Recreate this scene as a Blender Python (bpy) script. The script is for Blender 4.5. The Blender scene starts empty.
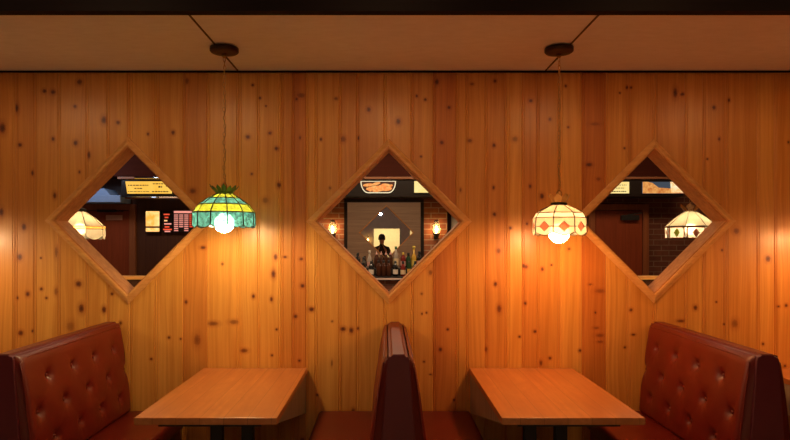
import bpy, bmesh, math, random
from mathutils import Vector, Matrix
random.seed(7)
PI = math.pi
sc = bpy.context.scene
COL = sc.collection
F = 603.0; CX = 385.0; CY = 239.0; CAMZ = 1.69; D0 = 4.4
def px2x(px, y=0.0): return (px-CX)*(y+D0)/F
def px2z(py, y=0.0): return CAMZ-(py-CY)*(y+D0)/F

# ------------------------------------------------------------------ materials
def new_mat(name):
    m = bpy.data.materials.new(name); m.use_nodes = True
    nt = m.node_tree
    return m, nt, nt.nodes['Principled BSDF'], nt.nodes['Material Output']
def N(nt, t, **kw):
    n = nt.nodes.new(t)
    for k, v in kw.items(): setattr(n, k, v)
    return n
def math_(nt, op, a, b=None, c=None, clamp=False):
    n = nt.nodes.new('ShaderNodeMath'); n.operation = op; n.use_clamp = clamp
    for i, v in enumerate((a, b, c)):
        if v is None: continue
        if isinstance(v, (int, float)): n.inputs[i].default_value = v
        else: nt.links.new(v, n.inputs[i])
    return n.outputs[0]
def mixc(nt, fac, a, b, blend='MIX'):
    n = nt.nodes.new('ShaderNodeMix'); n.data_type = 'RGBA'; n.blend_type = blend
    for i, v in ((0, fac), (6, a), (7, b)):
        if isinstance(v, (int, float)): n.inputs[i].default_value = v
        elif isinstance(v, tuple): n.inputs[i].default_value = (*v[:3], 1)
        else: nt.links.new(v, n.inputs[i])
    return n.outputs[2]
def ramp(nt, fac, stops):
    n = nt.nodes.new('ShaderNodeValToRGB'); e = n.color_ramp.elements
    while len(e) < len(stops): e.new(0.5)
    for el, (p, c) in zip(e, stops):
        el.position = p; el.color = (c[0], c[1], c[2], 1) if isinstance(c, tuple) else (c, c, c, 1)
    nt.links.new(fac, n.inputs[0]); return n.outputs[0]
def comb(nt, x, y, z):
    n = nt.nodes.new('ShaderNodeCombineXYZ')
    for i, v in enumerate((x, y, z)):
        if isinstance(v, (int, float)): n.inputs[i].default_value = v
        else: nt.links.new(v, n.inputs[i])
    return n.outputs[0]
def noise(nt, vec, scale, detail=4, rough=0.5, dist=0.0):
    n = nt.nodes.new('ShaderNodeTexNoise'); n.inputs['Scale'].default_value = scale
    n.inputs['Detail'].default_value = detail; n.inputs['Roughness'].default_value = rough
    n.inputs['Distortion'].default_value = dist
    if vec is not None: nt.links.new(vec, n.inputs['Vector'])
    return n.outputs[0]
def objxyz(nt):
    tc = nt.nodes.new('ShaderNodeTexCoord'); s = nt.nodes.new('ShaderNodeSeparateXYZ')
    nt.links.new(tc.outputs['Object'], s.inputs[0]); return tc.outputs['Object'], s.outputs
def bump(nt, h, strength, dist, bsdf):
    b = nt.nodes.new('ShaderNodeBump'); b.inputs['Strength'].default_value = strength
    b.inputs['Distance'].default_value = dist; nt.links.new(h, b.inputs['Height'])
    nt.links.new(b.outputs[0], bsdf.inputs['Normal'])

def simple(name, col, rough=0.5, metal=0.0, var=0.12, scale=12, bmp=0.0, coat=0.0):
    m, nt, b, o = new_mat(name)
    co, s = objxyz(nt)
    n = noise(nt, co, scale, 3)
    c = mixc(nt, n, tuple(v*(1-var) for v in col), tuple(min(1, v*(1+var)) for v in col))
    nt.links.new(c, b.inputs['Base Color'])
    b.inputs['Roughness'].default_value = rough; b.inputs['Metallic'].default_value = metal
    if coat: b.inputs['Coat Weight'].default_value = coat
    if bmp: bump(nt, noise(nt, co, scale*8, 3), bmp, 0.002, b)
    return m
def emit(name, col, strength):
    m, nt, b, o = new_mat(name)
    b.inputs['Base Color'].default_value = (*[c*0.3 for c in col], 1)
    b.inputs['Emission Color'].default_value = (*col, 1); b.inputs['Emission Strength'].default_value = strength
    b.inputs['Roughness'].default_value = 0.4
    return m
def blotch_emit(name, c1, c2, strength, scale):
    m, nt, b, o = new_mat(name)
    co, s = objxyz(nt)
    f = ramp(nt, noise(nt, co, scale, 4, 0.6, 0.6), [(0.35, 0.0), (0.62, 1.0)])
    c = mixc(nt, f, c1, c2)
    nt.links.new(c, b.inputs['Emission Color']); b.inputs['Emission Strength'].default_value = strength
    b.inputs['Base Color'].default_value = (*[v*.05 for v in c1], 1)
    return m

def pine_wall():
    m, nt, b, o = new_mat('knotty_pine')
    co, s = objxyz(nt)
    kv = N(nt, 'ShaderNodeAttribute', attribute_name='knot')
    bd = N(nt, 'ShaderNodeAttribute', attribute_name='board')
    ks = nt.nodes.new('ShaderNodeSeparateXYZ'); nt.links.new(kv.outputs['Vector'], ks.inputs[0])
    bs = nt.nodes.new('ShaderNodeSeparateColor'); nt.links.new(bd.outputs['Color'], bs.inputs[0])
    tone, seed, dark = bs.outputs[0], bs.outputs[1], ks.outputs[2]
    k = math_(nt, 'SQRT', math_(nt, 'ADD', math_(nt, 'MULTIPLY', ks.outputs[0], ks.outputs[0]), math_(nt, 'MULTIPLY', ks.outputs[1], ks.outputs[1])))
    # grain: x stretched, bends around knots
    defl = math_(nt, 'MULTIPLY', math_(nt, 'DIVIDE', ks.outputs[0], math_(nt, 'ADD', math_(nt, 'POWER', k, 2.5), 1.0)), -0.012)
    gx = math_(nt, 'ADD', math_(nt, 'ADD', s[0], defl), math_(nt, 'MULTIPLY', seed, 37.0))
    wob = noise(nt, comb(nt, math_(nt, 'MULTIPLY', gx, 3.0), 0.0, math_(nt, 'MULTIPLY', s[2], 0.9)), 1.0, 2)
    gx2 = math_(nt, 'ADD', gx, math_(nt, 'MULTIPLY', wob, 0.09))
    g1 = noise(nt, comb(nt, math_(nt, 'MULTIPLY', gx2, 75.0), seed, math_(nt, 'MULTIPLY', s[2], 1.1)), 1.0, 3, 0.55)
    g2 = noise(nt, comb(nt, math_(nt, 'MULTIPLY', gx2, 330.0), seed, math_(nt, 'MULTIPLY', s[2], 6.0)), 1.0, 2, 0.5)
    g3 = noise(nt, comb(nt, math_(nt, 'MULTIPLY', gx2, 14.0), seed, math_(nt, 'MULTIPLY', s[2], 0.7)), 1.0, 2, 0.5)
    g = math_(nt, 'ADD', math_(nt, 'ADD', math_(nt, 'MULTIPLY', g1, 0.5), math_(nt, 'MULTIPLY', g2, 0.15)), math_(nt, 'MULTIPLY', g3, 0.45))
    fac = ramp(nt, g, [(0.39, 0.0), (0.67, 1.0)])
    light = mixc(nt, tone, (0.94, 0.485, 0.10), (0.70, 0.215, 0.032))
    darkc = mixc(nt, tone, (0.76, 0.315, 0.048), (0.50, 0.115, 0.015))
    c = mixc(nt, fac, light, darkc)
    # knots
    kn = noise(nt, co, 90.0, 2)
    kk = math_(nt, 'ADD', k, math_(nt, 'MULTIPLY', math_(nt, 'SUBTRACT', kn, 0.5), 0.7))
    halo = ramp(nt, math_(nt, 'MULTIPLY', kk, 0.25), [(0.22, 1.0), (0.34, 0.42), (0.62, 0.0)])
    c = mixc(nt, math_(nt, 'MULTIPLY', halo, math_(nt, 'ADD', math_(nt, 'MULTIPLY', dark, 0.55), 0.3)), c, (0.40, 0.08, 0.010))
    core = ramp(nt, math_(nt, 'MULTIPLY', kk, 0.5), [(0.16, 1.0), (0.36, 0.62), (0.52, 0.0)])
    c = mixc(nt, math_(nt, 'MULTIPLY', core, dark), c, (0.10, 0.018, 0.005))
    nt.links.new(c, b.inputs['Base Color'])
    b.inputs['Roughness'].default_value = 0.42
    b.inputs['Coat Weight'].default_value = 0.4; b.inputs['Coat Roughness'].default_value = 0.27
    bump(nt, g1, 0.12, 0.002, b)
    return m

def wood(name, light, dark, axis=0, rough=0.4, coat=0.2, plank=None, plank_axis=0, scale=1.0, blot=0.0):
    """grain runs along `axis`"""
    m, nt, b, o = new_mat(name)
    co, s = objxyz(nt)
    seed = None
    if plank:
        q = math_(nt, 'FLOOR', math_(nt, 'DIVIDE', math_(nt, 'ADD', s[plank_axis], 7.03), plank))
        wn = N(nt, 'ShaderNodeTexWhiteNoise', noise_dimensions='1D'); nt.links.new(q, wn.inputs['W']); seed = wn.outputs[0]
    mult = [40*scale]*3; mult[axis] = 2.0*scale
    xs = [math_(nt, 'MULTIPLY', s[i], mult[i]) for i in range(3)]
    if seed is not None: xs[0] = math_(nt, 'ADD', xs[0], math_(nt, 'MULTIPLY', seed, 91.0))
    v = comb(nt, *xs)
    g = noise(nt, v, 1.0, 4, 0.6, 0.3)
    f = ramp(nt, g, [(0.3, 0.0), (0.75, 1.0)])
    c = mixc(nt, f, light, dark)
    if blot:
        ms = [9.0]*3; ms[axis] = 3.5
        ys = [math_(nt, 'MULTIPLY', s[i], ms[i]) for i in range(3)]
        if seed is not None: ys[0] = math_(nt, 'ADD', ys[0], math_(nt, 'MULTIPLY', seed, 23.0))
        bl = ramp(nt, noise(nt, comb(nt, *ys), 1.0, 3, 0.55, 1.2), [(0.4, 0.0), (0.7, 1.0)])
        c = mixc(nt, math_(nt, 'MULTIPLY', bl, blot), c, dark)
    if seed is not None:
        c = mixc(nt, math_(nt, 'MULTIPLY', seed, 0.45), c, dark)
        fr = math_(nt, 'FRACT', math_(nt, 'DIVIDE', math_(nt, 'ADD', s[plank_axis], 7.03), plank))
        e = math_(nt, 'LESS_THAN', fr, 0.018)
        c = mixc(nt, math_(nt, 'MULTIPLY', e, 0.6), c, tuple(x*.3 for x in dark))
    nt.links.new(c, b.inputs['Base Color'])
    b.inputs['Roughness'].default_value = rough
    b.inputs['Coat Weight'].default_value = coat; b.inputs['Coat Roughness'].default_value = 0.25
    bump(nt, g, 0.08, 0.002, b)
    return m

def vinyl(name, col, rough=0.36):
    m, nt, b, o = new_mat(name)
    co, s = objxyz(nt)
    n = noise(nt, co, 5, 3)
    c = mixc(nt, n, tuple(v*.8 for v in col), tuple(v*1.2 for v in col))
    nt.links.new(c, b.inputs['Base Color']); b.inputs['Roughness'].default_value = rough
    v = N(nt, 'ShaderNodeTexVoronoi'); v.inputs['Scale'].default_value = 260; nt.links.new(co, v.inputs['Vector'])
    bump(nt, v.outputs[0], 0.10, 0.001, b)
    return m

def brick(name, c1, c2, mortar):
    m, nt, b, o = new_mat(name)
    co, s = objxyz(nt)
    t = N(nt, 'ShaderNodeTexBrick'); nt.links.new(comb(nt, s[0], s[2], 0.0), t.inputs['Vector'])
    t.inputs['Scale'].default_value = 1.0; t.inputs['Brick Width'].default_value = 0.21; t.inputs['Row Height'].default_value = 0.073
    t.inputs['Mortar Size'].default_value = 0.006; t.inputs['Color1'].default_value = (*c1, 1); t.inputs['Color2'].default_value = (*c2, 1)
    t.inputs['Mortar'].default_value = (*mortar, 1)
    n = noise(nt, co, 14, 4)
    c = mixc(nt, 0.35, t.outputs[0], n, 'OVERLAY'); nt.links.new(c, b.inputs['Base Color'])
    b.inputs['Roughness'].default_value = 0.8
    bump(nt, t.outputs['Fac'], -0.5, 0.01, b)
    return m

def glass_panel(name, col, transp=0.3, tvar=0.35, scale=45, dim=0.5):
    """stained glass: part of the light goes straight through, the rest is scattered"""
    m, nt, b, o = new_mat(name)
    nt.nodes.remove(b)
    co, s = objxyz(nt)
    n = ramp(nt, noise(nt, co, scale, 4, 0.6, 1.0), [(0.35, 0.0), (0.65, 1.0)])
    c = mixc(nt, n, tuple(v*(1-tvar) for v in col), tuple(min(1, v*(1+tvar*.5)) for v in col))
    tl = N(nt, 'ShaderNodeBsdfTranslucent'); df = N(nt, 'ShaderNodeBsdfDiffuse'); gl = N(nt, 'ShaderNodeBsdfGlossy'); tp = N(nt, 'ShaderNodeBsdfTransparent')
    nt.links.new(c, tp.inputs[0]); cd = mixc(nt, 1.0, c, (dim,dim,dim), 'MULTIPLY')
    for q in (tl, df): nt.links.new(cd, q.inputs[0])
    gl.inputs['Roughness'].default_value = 0.12
    m1 = N(nt, 'ShaderNodeMixShader'); m1.inputs[0].default_value = 0.3; nt.links.new(tl.outputs[0], m1.inputs[1]); nt.links.new(df.outputs[0], m1.inputs[2])
    m2 = N(nt, 'ShaderNodeMixShader'); m2.inputs[0].default_value = transp; nt.links.new(m1.outputs[0], m2.inputs[1]); nt.links.new(tp.outputs[0], m2.inputs[2])
    m3 = N(nt, 'ShaderNodeMixShader'); m3.inputs[0].default_value = 0.04; nt.links.new(m2.outputs[0], m3.inputs[1]); nt.links.new(gl.outputs[0], m3.inputs[2])
    nt.links.new(m3.outputs[0], o.inputs[0])
    return m

BW = 3.1; FILL_W = 15
M = dict(
 pine=pine_wall(),
 casing=wood('casing_pine', (0.95, 0.52, 0.17), (0.76, 0.33, 0.08), axis=0, rough=0.35),
 jamb=wood('jamb_pine', (0.78, 0.37, 0.11), (0.56, 0.21, 0.05), axis=0, rough=0.6, scale=0.7, coat=0),
 table=wood('table_maple', (0.72, 0.29, 0.085), (0.50, 0.17, 0.045), axis=1, rough=0.33, coat=0.35, plank=0.125, plank_axis=0, blot=0.6, scale=.6),
 gusset=wood('bare_board', (0.50, 0.46, 0.32), (0.32, 0.28, 0.18), axis=2, rough=0.6, coat=0.0),
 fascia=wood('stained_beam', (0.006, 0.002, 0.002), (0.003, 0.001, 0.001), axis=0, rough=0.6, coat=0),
 darkwood=wood('dark_panelling', (0.10, 0.035, 0.014), (0.05, 0.015, 0.006), axis=2, rough=0.45, plank=0.15),
 door=wood('door_veneer', (0.28, 0.055, 0.016), (0.19, 0.034, 0.009), axis=2, rough=0.4),
 back=wood('back_panelling', (0.50, 0.33, 0.22), (0.34, 0.21, 0.14), axis=0, rough=0.6, plank=0.13, plank_axis=2),
 red=vinyl('red_vinyl', (0.155, 0.012, 0.006)),
 redend=vinyl('oxblood_vinyl', (0.16, 0.024, 0.034), 0.36),
 brickm=brick('red_brick', (0.42, 0.13, 0.05), (0.30, 0.085, 0.035), (0.50, 0.33, 0.2)),
 brickd=brick('dim_red_brick', (0.16, 0.05, 0.025), (0.11, 0.03, 0.015), (0.2, 0.12, 0.07)),  # the red brick with its colours darkened for the dimly lit parts
 black=simple('black_metal', (0.012, 0.012, 0.012), 0.45),
 blackp=simple('black_laminate', (0.010, 0.006, 0.005), 0.35),
 bronze=simple('bronze_canopy', (0.075, 0.042, 0.022), 0.4, 0.8, bmp=0.05),
 brass=simple('brass_chain', (0.50, 0.26, 0.08), 0.35, 0.9),
 greencrown=simple('green_enamel', (0.05, 0.10, 0.028), 0.4, 0.4),
 lead=simple('lead_came', (0.02, 0.016, 0.012), 0.5, 0.6),
 chrome=simple('chrome', (0.8, 0.75, 0.7), 0.12, 1.0),
 duct=simple('blue_grey_sheet', (0.22, 0.34, 0.55), 0.55),
 floor=simple('bounce_floor', (0.48, 0.38, 0.30), 0.7, scale=10, bmp=0.05),  # unseen floor, colour lightened to bounce light up to the soffit
 beige=simple('beige_plaster', (0.55, 0.45, 0.33), 0.8),
 cream=simple('cream_wall', (0.80, 0.70, 0.45), 0.8),
 plum=simple('dark_ceiling', (0.035, 0.018, 0.014), 0.8),
 mirror=simple('mirror_glass', (0.80, 0.78, 0.75), 0.01, 1.0, var=0.0),
 bulb=emit('bulb_warm', (1.0, 0.68, 0.34), 48*BW),
 bulb2=emit('bulb_amber', (1.0, 0.47, 0.18), 50*BW),
 sconceb=emit('sconce_bulb', (1.0, 0.60, 0.22), 60),
 spotb=emit('cool_bulb', (0.50, 0.70, 1.0), 200),
 teal=glass_panel('teal_glass', (0.14, 0.56, 0.66), 0.08, 0.8, 38, 0.17),
 yellow=glass_panel('yellow_glass', (0.66, 0.86, 0.09), 0.03, 0.45, 38, 0.16),
 greenband=glass_panel('green_glass', (0.25, 0.60, 0.34), 0.14, 0.5),
 cream_g=glass_panel('cream_glass', (1.0, 0.90, 0.72), 0.025, 0.10, 30, 0.155),
 white_g=glass_panel('white_glass', (1.0, 0.96, 0.88), 0.03, 0.05, 30, 0.24),
 pink_g=glass_panel('rose_glass', (0.70, 0.20, 0.12), 0.01, 0.2, 40, 0.14),
 amber_g=glass_panel('amber_glass', (0.85, 0.42, 0.12), 0.1, 0.3),
 clear=glass_panel('clear_lamp_glass', (1.0, 0.9, 0.7), 0.6, 0.1),
)
def soffit_mat():
    m, nt, b, o = new_mat('textured_soffit')
    co, s = objxyz(nt)
    n = noise(nt, comb(nt, math_(nt, 'MULTIPLY', s[0], 0.35), s[1], s[2]), 26, 4, 0.65)
    n2 = noise(nt, co, 1.7, 3)
    c = mixc(nt, ramp(nt, n, [(0.3, 0.0), (0.7, 1.0)]), (0.84, 0.79, 0.74), (0.92, 0.88, 0.84))
    c = mixc(nt, math_(nt, 'MULTIPLY', n2, 0.25), c, (0.74, 0.66, 0.57))
    nt.links.new(c, b.inputs['Base Color']); b.inputs['Roughness'].default_value = 0.9
    bump(nt, n, 0.4, 0.004, b)
    return m
M['soffit'] = soffit_mat()
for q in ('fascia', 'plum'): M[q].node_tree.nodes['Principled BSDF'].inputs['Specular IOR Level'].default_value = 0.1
M['bulkhead'] = wood('stained_bulkhead', (0.06, 0.012, 0.006), (0.035, 0.007, 0.003), axis=0, rough=.8, coat=0)
M['bulkhead'].node_tree.nodes['Principled BSDF'].inputs['Specular IOR Level'].default_value = 0.1
M['crown_amber'] = simple('amber_petals', (0.62, 0.34, 0.09), 0.35, 0.3)
M['rose_bright'] = glass_panel('rose_border_glass', (0.95, 0.36, 0.16), 0.03, 0.15, 30, 0.35)

# ------------------------------------------------------------------ mesh helpers
class MB:
    def __init__(s): s.v = []; s.f = []; s.sm = []
    def add(s, vs, fs, smooth=False):
        o = len(s.v); s.v += [tuple(v) for v in vs]
        for f in fs: s.f.append(tuple(i+o for i in f)); s.sm.append(smooth)
    def box(s, x0, x1, y0, y1, z0, z1):
        s.add([(x0,y0,z0),(x1,y0,z0),(x1,y1,z0),(x0,y1,z0),(x0,y0,z1),(x1,y0,z1),(x1,y1,z1),(x0,y1,z1)],
              [(0,3,2,1),(4,5,6,7),(0,1,5,4),(1,2,6,5),(2,3,7,6),(3,0,4,7)])
        return s
    def prism_y(s, pts, y0, y1):        # pts in (x,z)
        n = len(pts)
        s.add([(x,y0,z) for x,z in pts]+[(x,y1,z) for x,z in pts],
              [tuple(range(n)), tuple(range(2*n-1, n-1, -1))]+[(i, i+n, (i+1)%n+n, (i+1)%n) for i in range(n)]); return s
    def prism_x(s, pts, x0, x1):        # pts in (y,z)
        n = len(pts)
        s.add([(x0,y,z) for y,z in pts]+[(x1,y,z) for y,z in pts],
              [tuple(range(n-1,-1,-1)), tuple(range(n, 2*n))]+[(i, (i+1)%n, (i+1)%n+n, i+n) for i in range(n)]); return s
    def lathe(s, prof, n=24, cx=0, cy=0, cz=0, close=True, smooth=True):   # prof (r,z)
        vs = [(cx+r*math.cos(2*PI*k/n), cy+r*math.sin(2*PI*k/n), cz+z) for r, z in prof for k in range(n)]
        fs = [(i*n+k, i*n+(k+1)%n, (i+1)*n+(k+1)%n, (i+1)*n+k) for i in range(len(prof)-1) for k in range(n)]
        if close:
            if prof[0][0] > 1e-6: fs.append(tuple(range(n-1, -1, -1)))
            if prof[-1][0] > 1e-6: fs.append(tuple((len(prof)-1)*n+k for k in range(n)))
        s.add(vs, fs, smooth); return s
    def tube(s, pts, r, n=8, cap=True):
        pts = [Vector(p) for p in pts]; rings = []
        up = Vector((0.31, 0.2, 0.93))
        for i, p in enumerate(pts):
            d = (pts[min(i+1, len(pts)-1)]-pts[max(i-1, 0)]).normalized()
            a = d.cross(up)
            if a.length < 0.1: a = d.cross(Vector((1, 0, 0)))
            a.normalize(); bb = d.cross(a).normalized()
            rings.append([p+a*r*math.cos(2*PI*k/n)+bb*r*math.sin(2*PI*k/n) for k in range(n)])
        vs = [v for q in rings for v in q]
        fs = [(i*n+k, i*n+(k+1)%n, (i+1)*n+(k+1)%n, (i+1)*n+k) for i in range(len(pts)-1) for k in range(n)]
        if cap: fs += [tuple(range(n-1,-1,-1)), tuple((len(pts)-1)*n+k for k in range(n))]
        s.add(vs, fs, True); return s
    def sphere(s, c, r, n=20, m=12, sz=1.0):
        prof = [(max(1e-5, r*math.sin(PI*i/m)), -r*sz*math.cos(PI*i/m)) for i in range(m+1)]
        s.lathe(prof, n, c[0], c[1], c[2], close=False); return s
    def torus(s, mat, R, r, n=10, m=5, sy=1.0):
        vs = []
        for i in range(n):
            a = 2*PI*i/n
            for j in range(m):
                q = 2*PI*j/m
                vs.append(mat @ Vector(((R+r*math.cos(q))*math.cos(a), r*math.sin(q), (R*sy+r*math.cos(q))*math.sin(a))))
        fs = [(i*m+j, ((i+1)%n)*m+j, ((i+1)%n)*m+(j+1)%m, i*m+(j+1)%m) for i in range(n) for j in range(m)]
        s.add(vs, fs, True); return s
    def build(s, name, mat, parent=None, bevel=0.0, seg=2, fix=True):
        me = bpy.data.meshes.new(name); me.from_pydata(s.v, [], s.f)
        me.polygons.foreach_set('use_smooth', s.sm); me.update()
        if bevel or fix:
            bm = bmesh.new(); bm.from_mesh(me)
            bmesh.ops.recalc_face_normals(bm, faces=bm.faces)
            if bevel:
                eds = [e for e in bm.edges if len(e.link_faces) == 2 and e.calc_face_angle(0) > 0.5]
                bmesh.ops.bevel(bm, geom=eds, offset=bevel, segments=seg, affect='EDGES', profile=0.5)
                if seg > 1:
                    for f in bm.faces: f.smooth = False
            bm.to_mesh(me); bm.free()
        o = bpy.data.objects.new(name, me); COL.objects.link(o)
        if mat is not None: me.materials.append(mat)
        if parent is not None: o.parent = parent
        return o
def soft_box(name, mat, parent, x0, x1, y0, y1, z0, z1, r=0.02, seg=4):
    o = MB().box(x0,x1,y0,y1,z0,z1).build(name, mat, parent, bevel=r, seg=seg)
    for p in o.data.polygons: p.use_smooth = True
    return o
def empty(name, loc=(0,0,0)):
    o = bpy.data.objects.new(name, None); COL.objects.link(o); o.location = loc; o.empty_display_size = 0.1; return o
def tag(o, label=None, cat=None, group=None, kind=None):
    if label: o['label'] = label
    if cat: o['category'] = cat
    if group: o['group'] = group
    if kind: o['kind'] = kind
    return o
def struct(o, label=None): o['kind'] = 'structure'; (o.__setitem__('label', label) if label else None); return o
def copy_tree(o, parent=None):
    c = o.copy(); COL.objects.link(c); c.parent = parent
    for ch in list(o.children): copy_tree(ch, c)
    return c

# ------------------------------------------------------------------ the partition of knotty pine
H = px2z(72)               # soffit height
DIA = [(128.5, 220.5, 81), (389.0, 221.5, 80), (653.7, 221.0, 79.5)]   # tips of the casings
OPEN = []
for cx, cy, h in DIA: OPEN.append((px2x(cx), px2z(cy), (h-5.0)/137.05))   # clear opening half diagonal
T = 0.165
XL, XR = -4.3, 4.3
edges = [15,34,58,86,107,130,157,183,207,239,257.5,281,292,306,315,339,356.5,384,411,433,456,466,485,507,522,537,560,582,606,628.6,654.7,685.2,703,726,757,774.5,795]
reds = {(183,207):.55,(292,306):.75,(433,456):.75,(522,537):.55,(582,606):.8,(0,15):.3,(34,58):.2,(537,560):.35,(107,130):.1}
bx = [px2x(e) for e in edges]
while bx[0] > XL: bx.insert(0, bx[0]-random.choice((.11,.15,.19)))
bx[0] = XL
while bx[-1] < XR: bx.append(bx[-1]+random.choice((.11,.15,.2)))
bx[-1] = XR
KN = [(2.5,128,3,5),(16.5,108,2,4),(20,145,2,2),(44.5,91,2,2),(53,92,2.3,2.3),(79.5,82,2.5,2.5),(75,106.5,1.5,1.5),(104,120,2.5,3.5),(118,122.5,1.8,1.8),(53,139,1.5,2),
(75.6,143,2,2.5),(89,155,1.5,3.5),(32.4,173,1.2,2.5),(79.5,172,1,1.5),(54.7,195.5,1.6,3),(24,227,2.3,3.2),(19.7,257,2.4,3.2),(78.5,284,2.8,2.8),(27.7,294,2,2.5),(41.3,289,1.5,1.5),
(46.4,298,1.2,1.2),(17.5,298,1,1.6),(81.4,308.4,2.5,4.2),(104,309.7,2,3),(112,294,1.4,1.4),(70.6,326.5,3.6,4.5,.3),(20.7,333,2.5,2.5),(32.5,331,1,1.5),(56.2,252,1.4,5,.4),(56,291.5,1.6,3.5,.4),(1.5,212,2,4),(41,258,1,1),
(148,134,1.2,1.4),(173,132.6,1.7,2.1),(192.8,191,3.3,2.7,.7),(247.8,137,2.1,2),(187,81,2,3,.5),(186,302,1.5,1.9),(169,337.6,1.4,1.4),(180.7,338.9,1,1),(197.2,340,3.2,5.5,.5),(213,323.6,4.8,2.1,.6),
(233.8,322,4.2,2.1,.5),(151.2,359,1.3,1.2),(244,350.6,3.4,2,.7),(203,247.6,2.6,1.6),(222.4,264,1.2,1.4,.6),(120.6,323,1.4,1.8),(252.7,85,1.3,1.3),(260,98,1.2,1.2),(266,106,.9,.9),(269.9,133,1.7,1.7),
(276.5,148.5,1.8,1.8),(251.8,174,1.2,1.2),(279,185,2,2.4),(265.4,200.3,2.8,2.8,.35),(301,95.4,4,2.3,.5),(296.6,99,1.3,1.5),(336,98.6,1.8,1.4,.5),(300,137.7,1.1,2,.7),(321,139.3,1.1,1.6),(343.3,139,2.6,2.8,.5),
(358.5,138,1,2),(368.7,109.7,2,2.4),(275.6,257,1.7,2.8,.8),(285,257,1.9,1.1),(273.4,274,2,3.8),(301.3,259,1.9,1.5,.8),(302.5,285.8,2.1,2.1),(253.4,296.3,1.5,2.1),(271.5,299.2,1.4,2.3),
(311.5,309.3,2.6,2.1,1),(295.5,316.3,1.9,1.9),(276.6,329.4,1.1,1.1),(332.2,321.4,1.1,1,.5),(343,329,2.6,2.1),(351.3,330.3,2.1,2.6),(358,328.4,1.1,1.4),(272,355.3,1.1,1.1),(299.4,360.7,1.4,1.4),(331.9,363.3,.8,3,.5),
(317.2,395,1.2,1.2),(437,81.8,2.1,2.9),(494.9,81,1.5,1.7),(449,107.5,1.7,1.7),(416.7,96,1.1,1.4),(425.3,99.6,1.4,1.4),(398.3,121.5,2.3,2.9),(441.8,142.5,1.9,2),(469.8,140.6,2.3,1.8,.6),(494,145.3,1.7,2.1),
(493.6,187.6,1.3,2),(421,156.5,1.1,1.1),(472,84,1.9,1.4,.5),(515,139,2.6,2.4,.35),(494.4,214.3,1.7,2),(510.5,228,1.4,1.4),(498.5,250.9,2,2.4,.6),(524,266,2,2.1),(495.4,284,1.7,2.2),(499.2,308.7,2.1,3.9,.8),
(525.2,303.3,1.4,1.7),(519.5,336.7,1.3,1.2),(430.5,272.5,1.8,2.4,.5),(447.7,329.4,1.4,1.4),(421.6,293.8,1.1,1.1,.5),(422,313.8,.9,1.1),(426.5,312.8,.9,1.1),(527,223.8,1.1,1.4),(440.4,349.6,1.8,2.1),
(486,349.3,1.5,2.6,.7),(454,400,1.4,1.4),(430.5,374.4,1.3,.8),(424,361.7,1,1),(530.8,100.8,1.9,1.7),(549.9,119.3,1.4,1.7),(568.3,127.2,1,1),(565.8,86,1.2,1.4),(595,124,5,1.6,.3),(589,164.7,3.3,2),
(598.5,179,2.2,1.7,.5),(530.2,186.3,1.4,2),(542,196.2,2,2.9),(619.8,93,1,1),(624.5,148.2,1.1,1.1),(627,87.5,1.2,1.8),(526,266.7,2.1,1.9,.8),(542.3,269.2,1.5,1.9),(551.5,265,1.1,1.1),(569,249,1.4,1.4,.6),
(535,331.5,1.8,1.5),(580,350.6,1.5,1.5),(549.9,358.2,1.5,1.5),(541,363,1.4,2.7,.8),(600,335.4,4.2,1.8,.5),(596.3,328,3,1.3,.5),(600,341.7,3.4,1.4,.5),(600,291,5,2.2,.45),(624.9,347.4,1.2,1.2),(595.4,312.5,1,1.4),
(590.3,284.5,2,1.1,.6),(631,87.5,1.2,1.4),(675.3,92.9,2.1,4.6),(682.5,94.2,2.2,1.7),(714,107.5,1.7,2),(719.2,139,1.1,1.7),(707.4,159,1,1.1),(631,310,1.5,1.7),(695.4,307.7,1.9,2.3),(681,321,4.2,1.4,.8),
(633.4,334.7,1.9,1.1),(716.3,302,1,1),(724,324.2,1,1),(719.4,205,1.1,1.1),(729,100.2,1.1,1.9),(788.4,142.2,1,1.4),(736.3,231,2.8,2.8,.6),(768,258.8,2.2,2.9),(722,250.2,1,1.2),(734.7,323.6,3,4,.45),
(778.5,306.5,1.4,1),(786.2,305.5,1.4,1.7),(763,344,1.2,1.4),(785,366,1.2,1.4),(460.5,190,1,2,.5),(389,348,1,1),(330,188,1.3,1.5,.4),(150,196,1.2,1.6,.4)]
knots = [(px2x(k[0]), px2z(k[1]), k[2]/137.05*.98, k[3]/137.05*.98, (k[4] if len(k) > 4 else .92)) for k in KN]
for side in (-1, 1):
    for i in range(26): knots.append((side*random.uniform(3.0, 4.25), random.uniform(.1, 2.8), random.uniform(.007,.016), random.uniform(.01,.02), random.uniform(.4,.9)))
for i in range(22): knots.append((random.uniform(-2.8, 2.8), random.uniform(.05, .6), random.uniform(.008,.02), random.uniform(.01,.025), .8))
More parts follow.
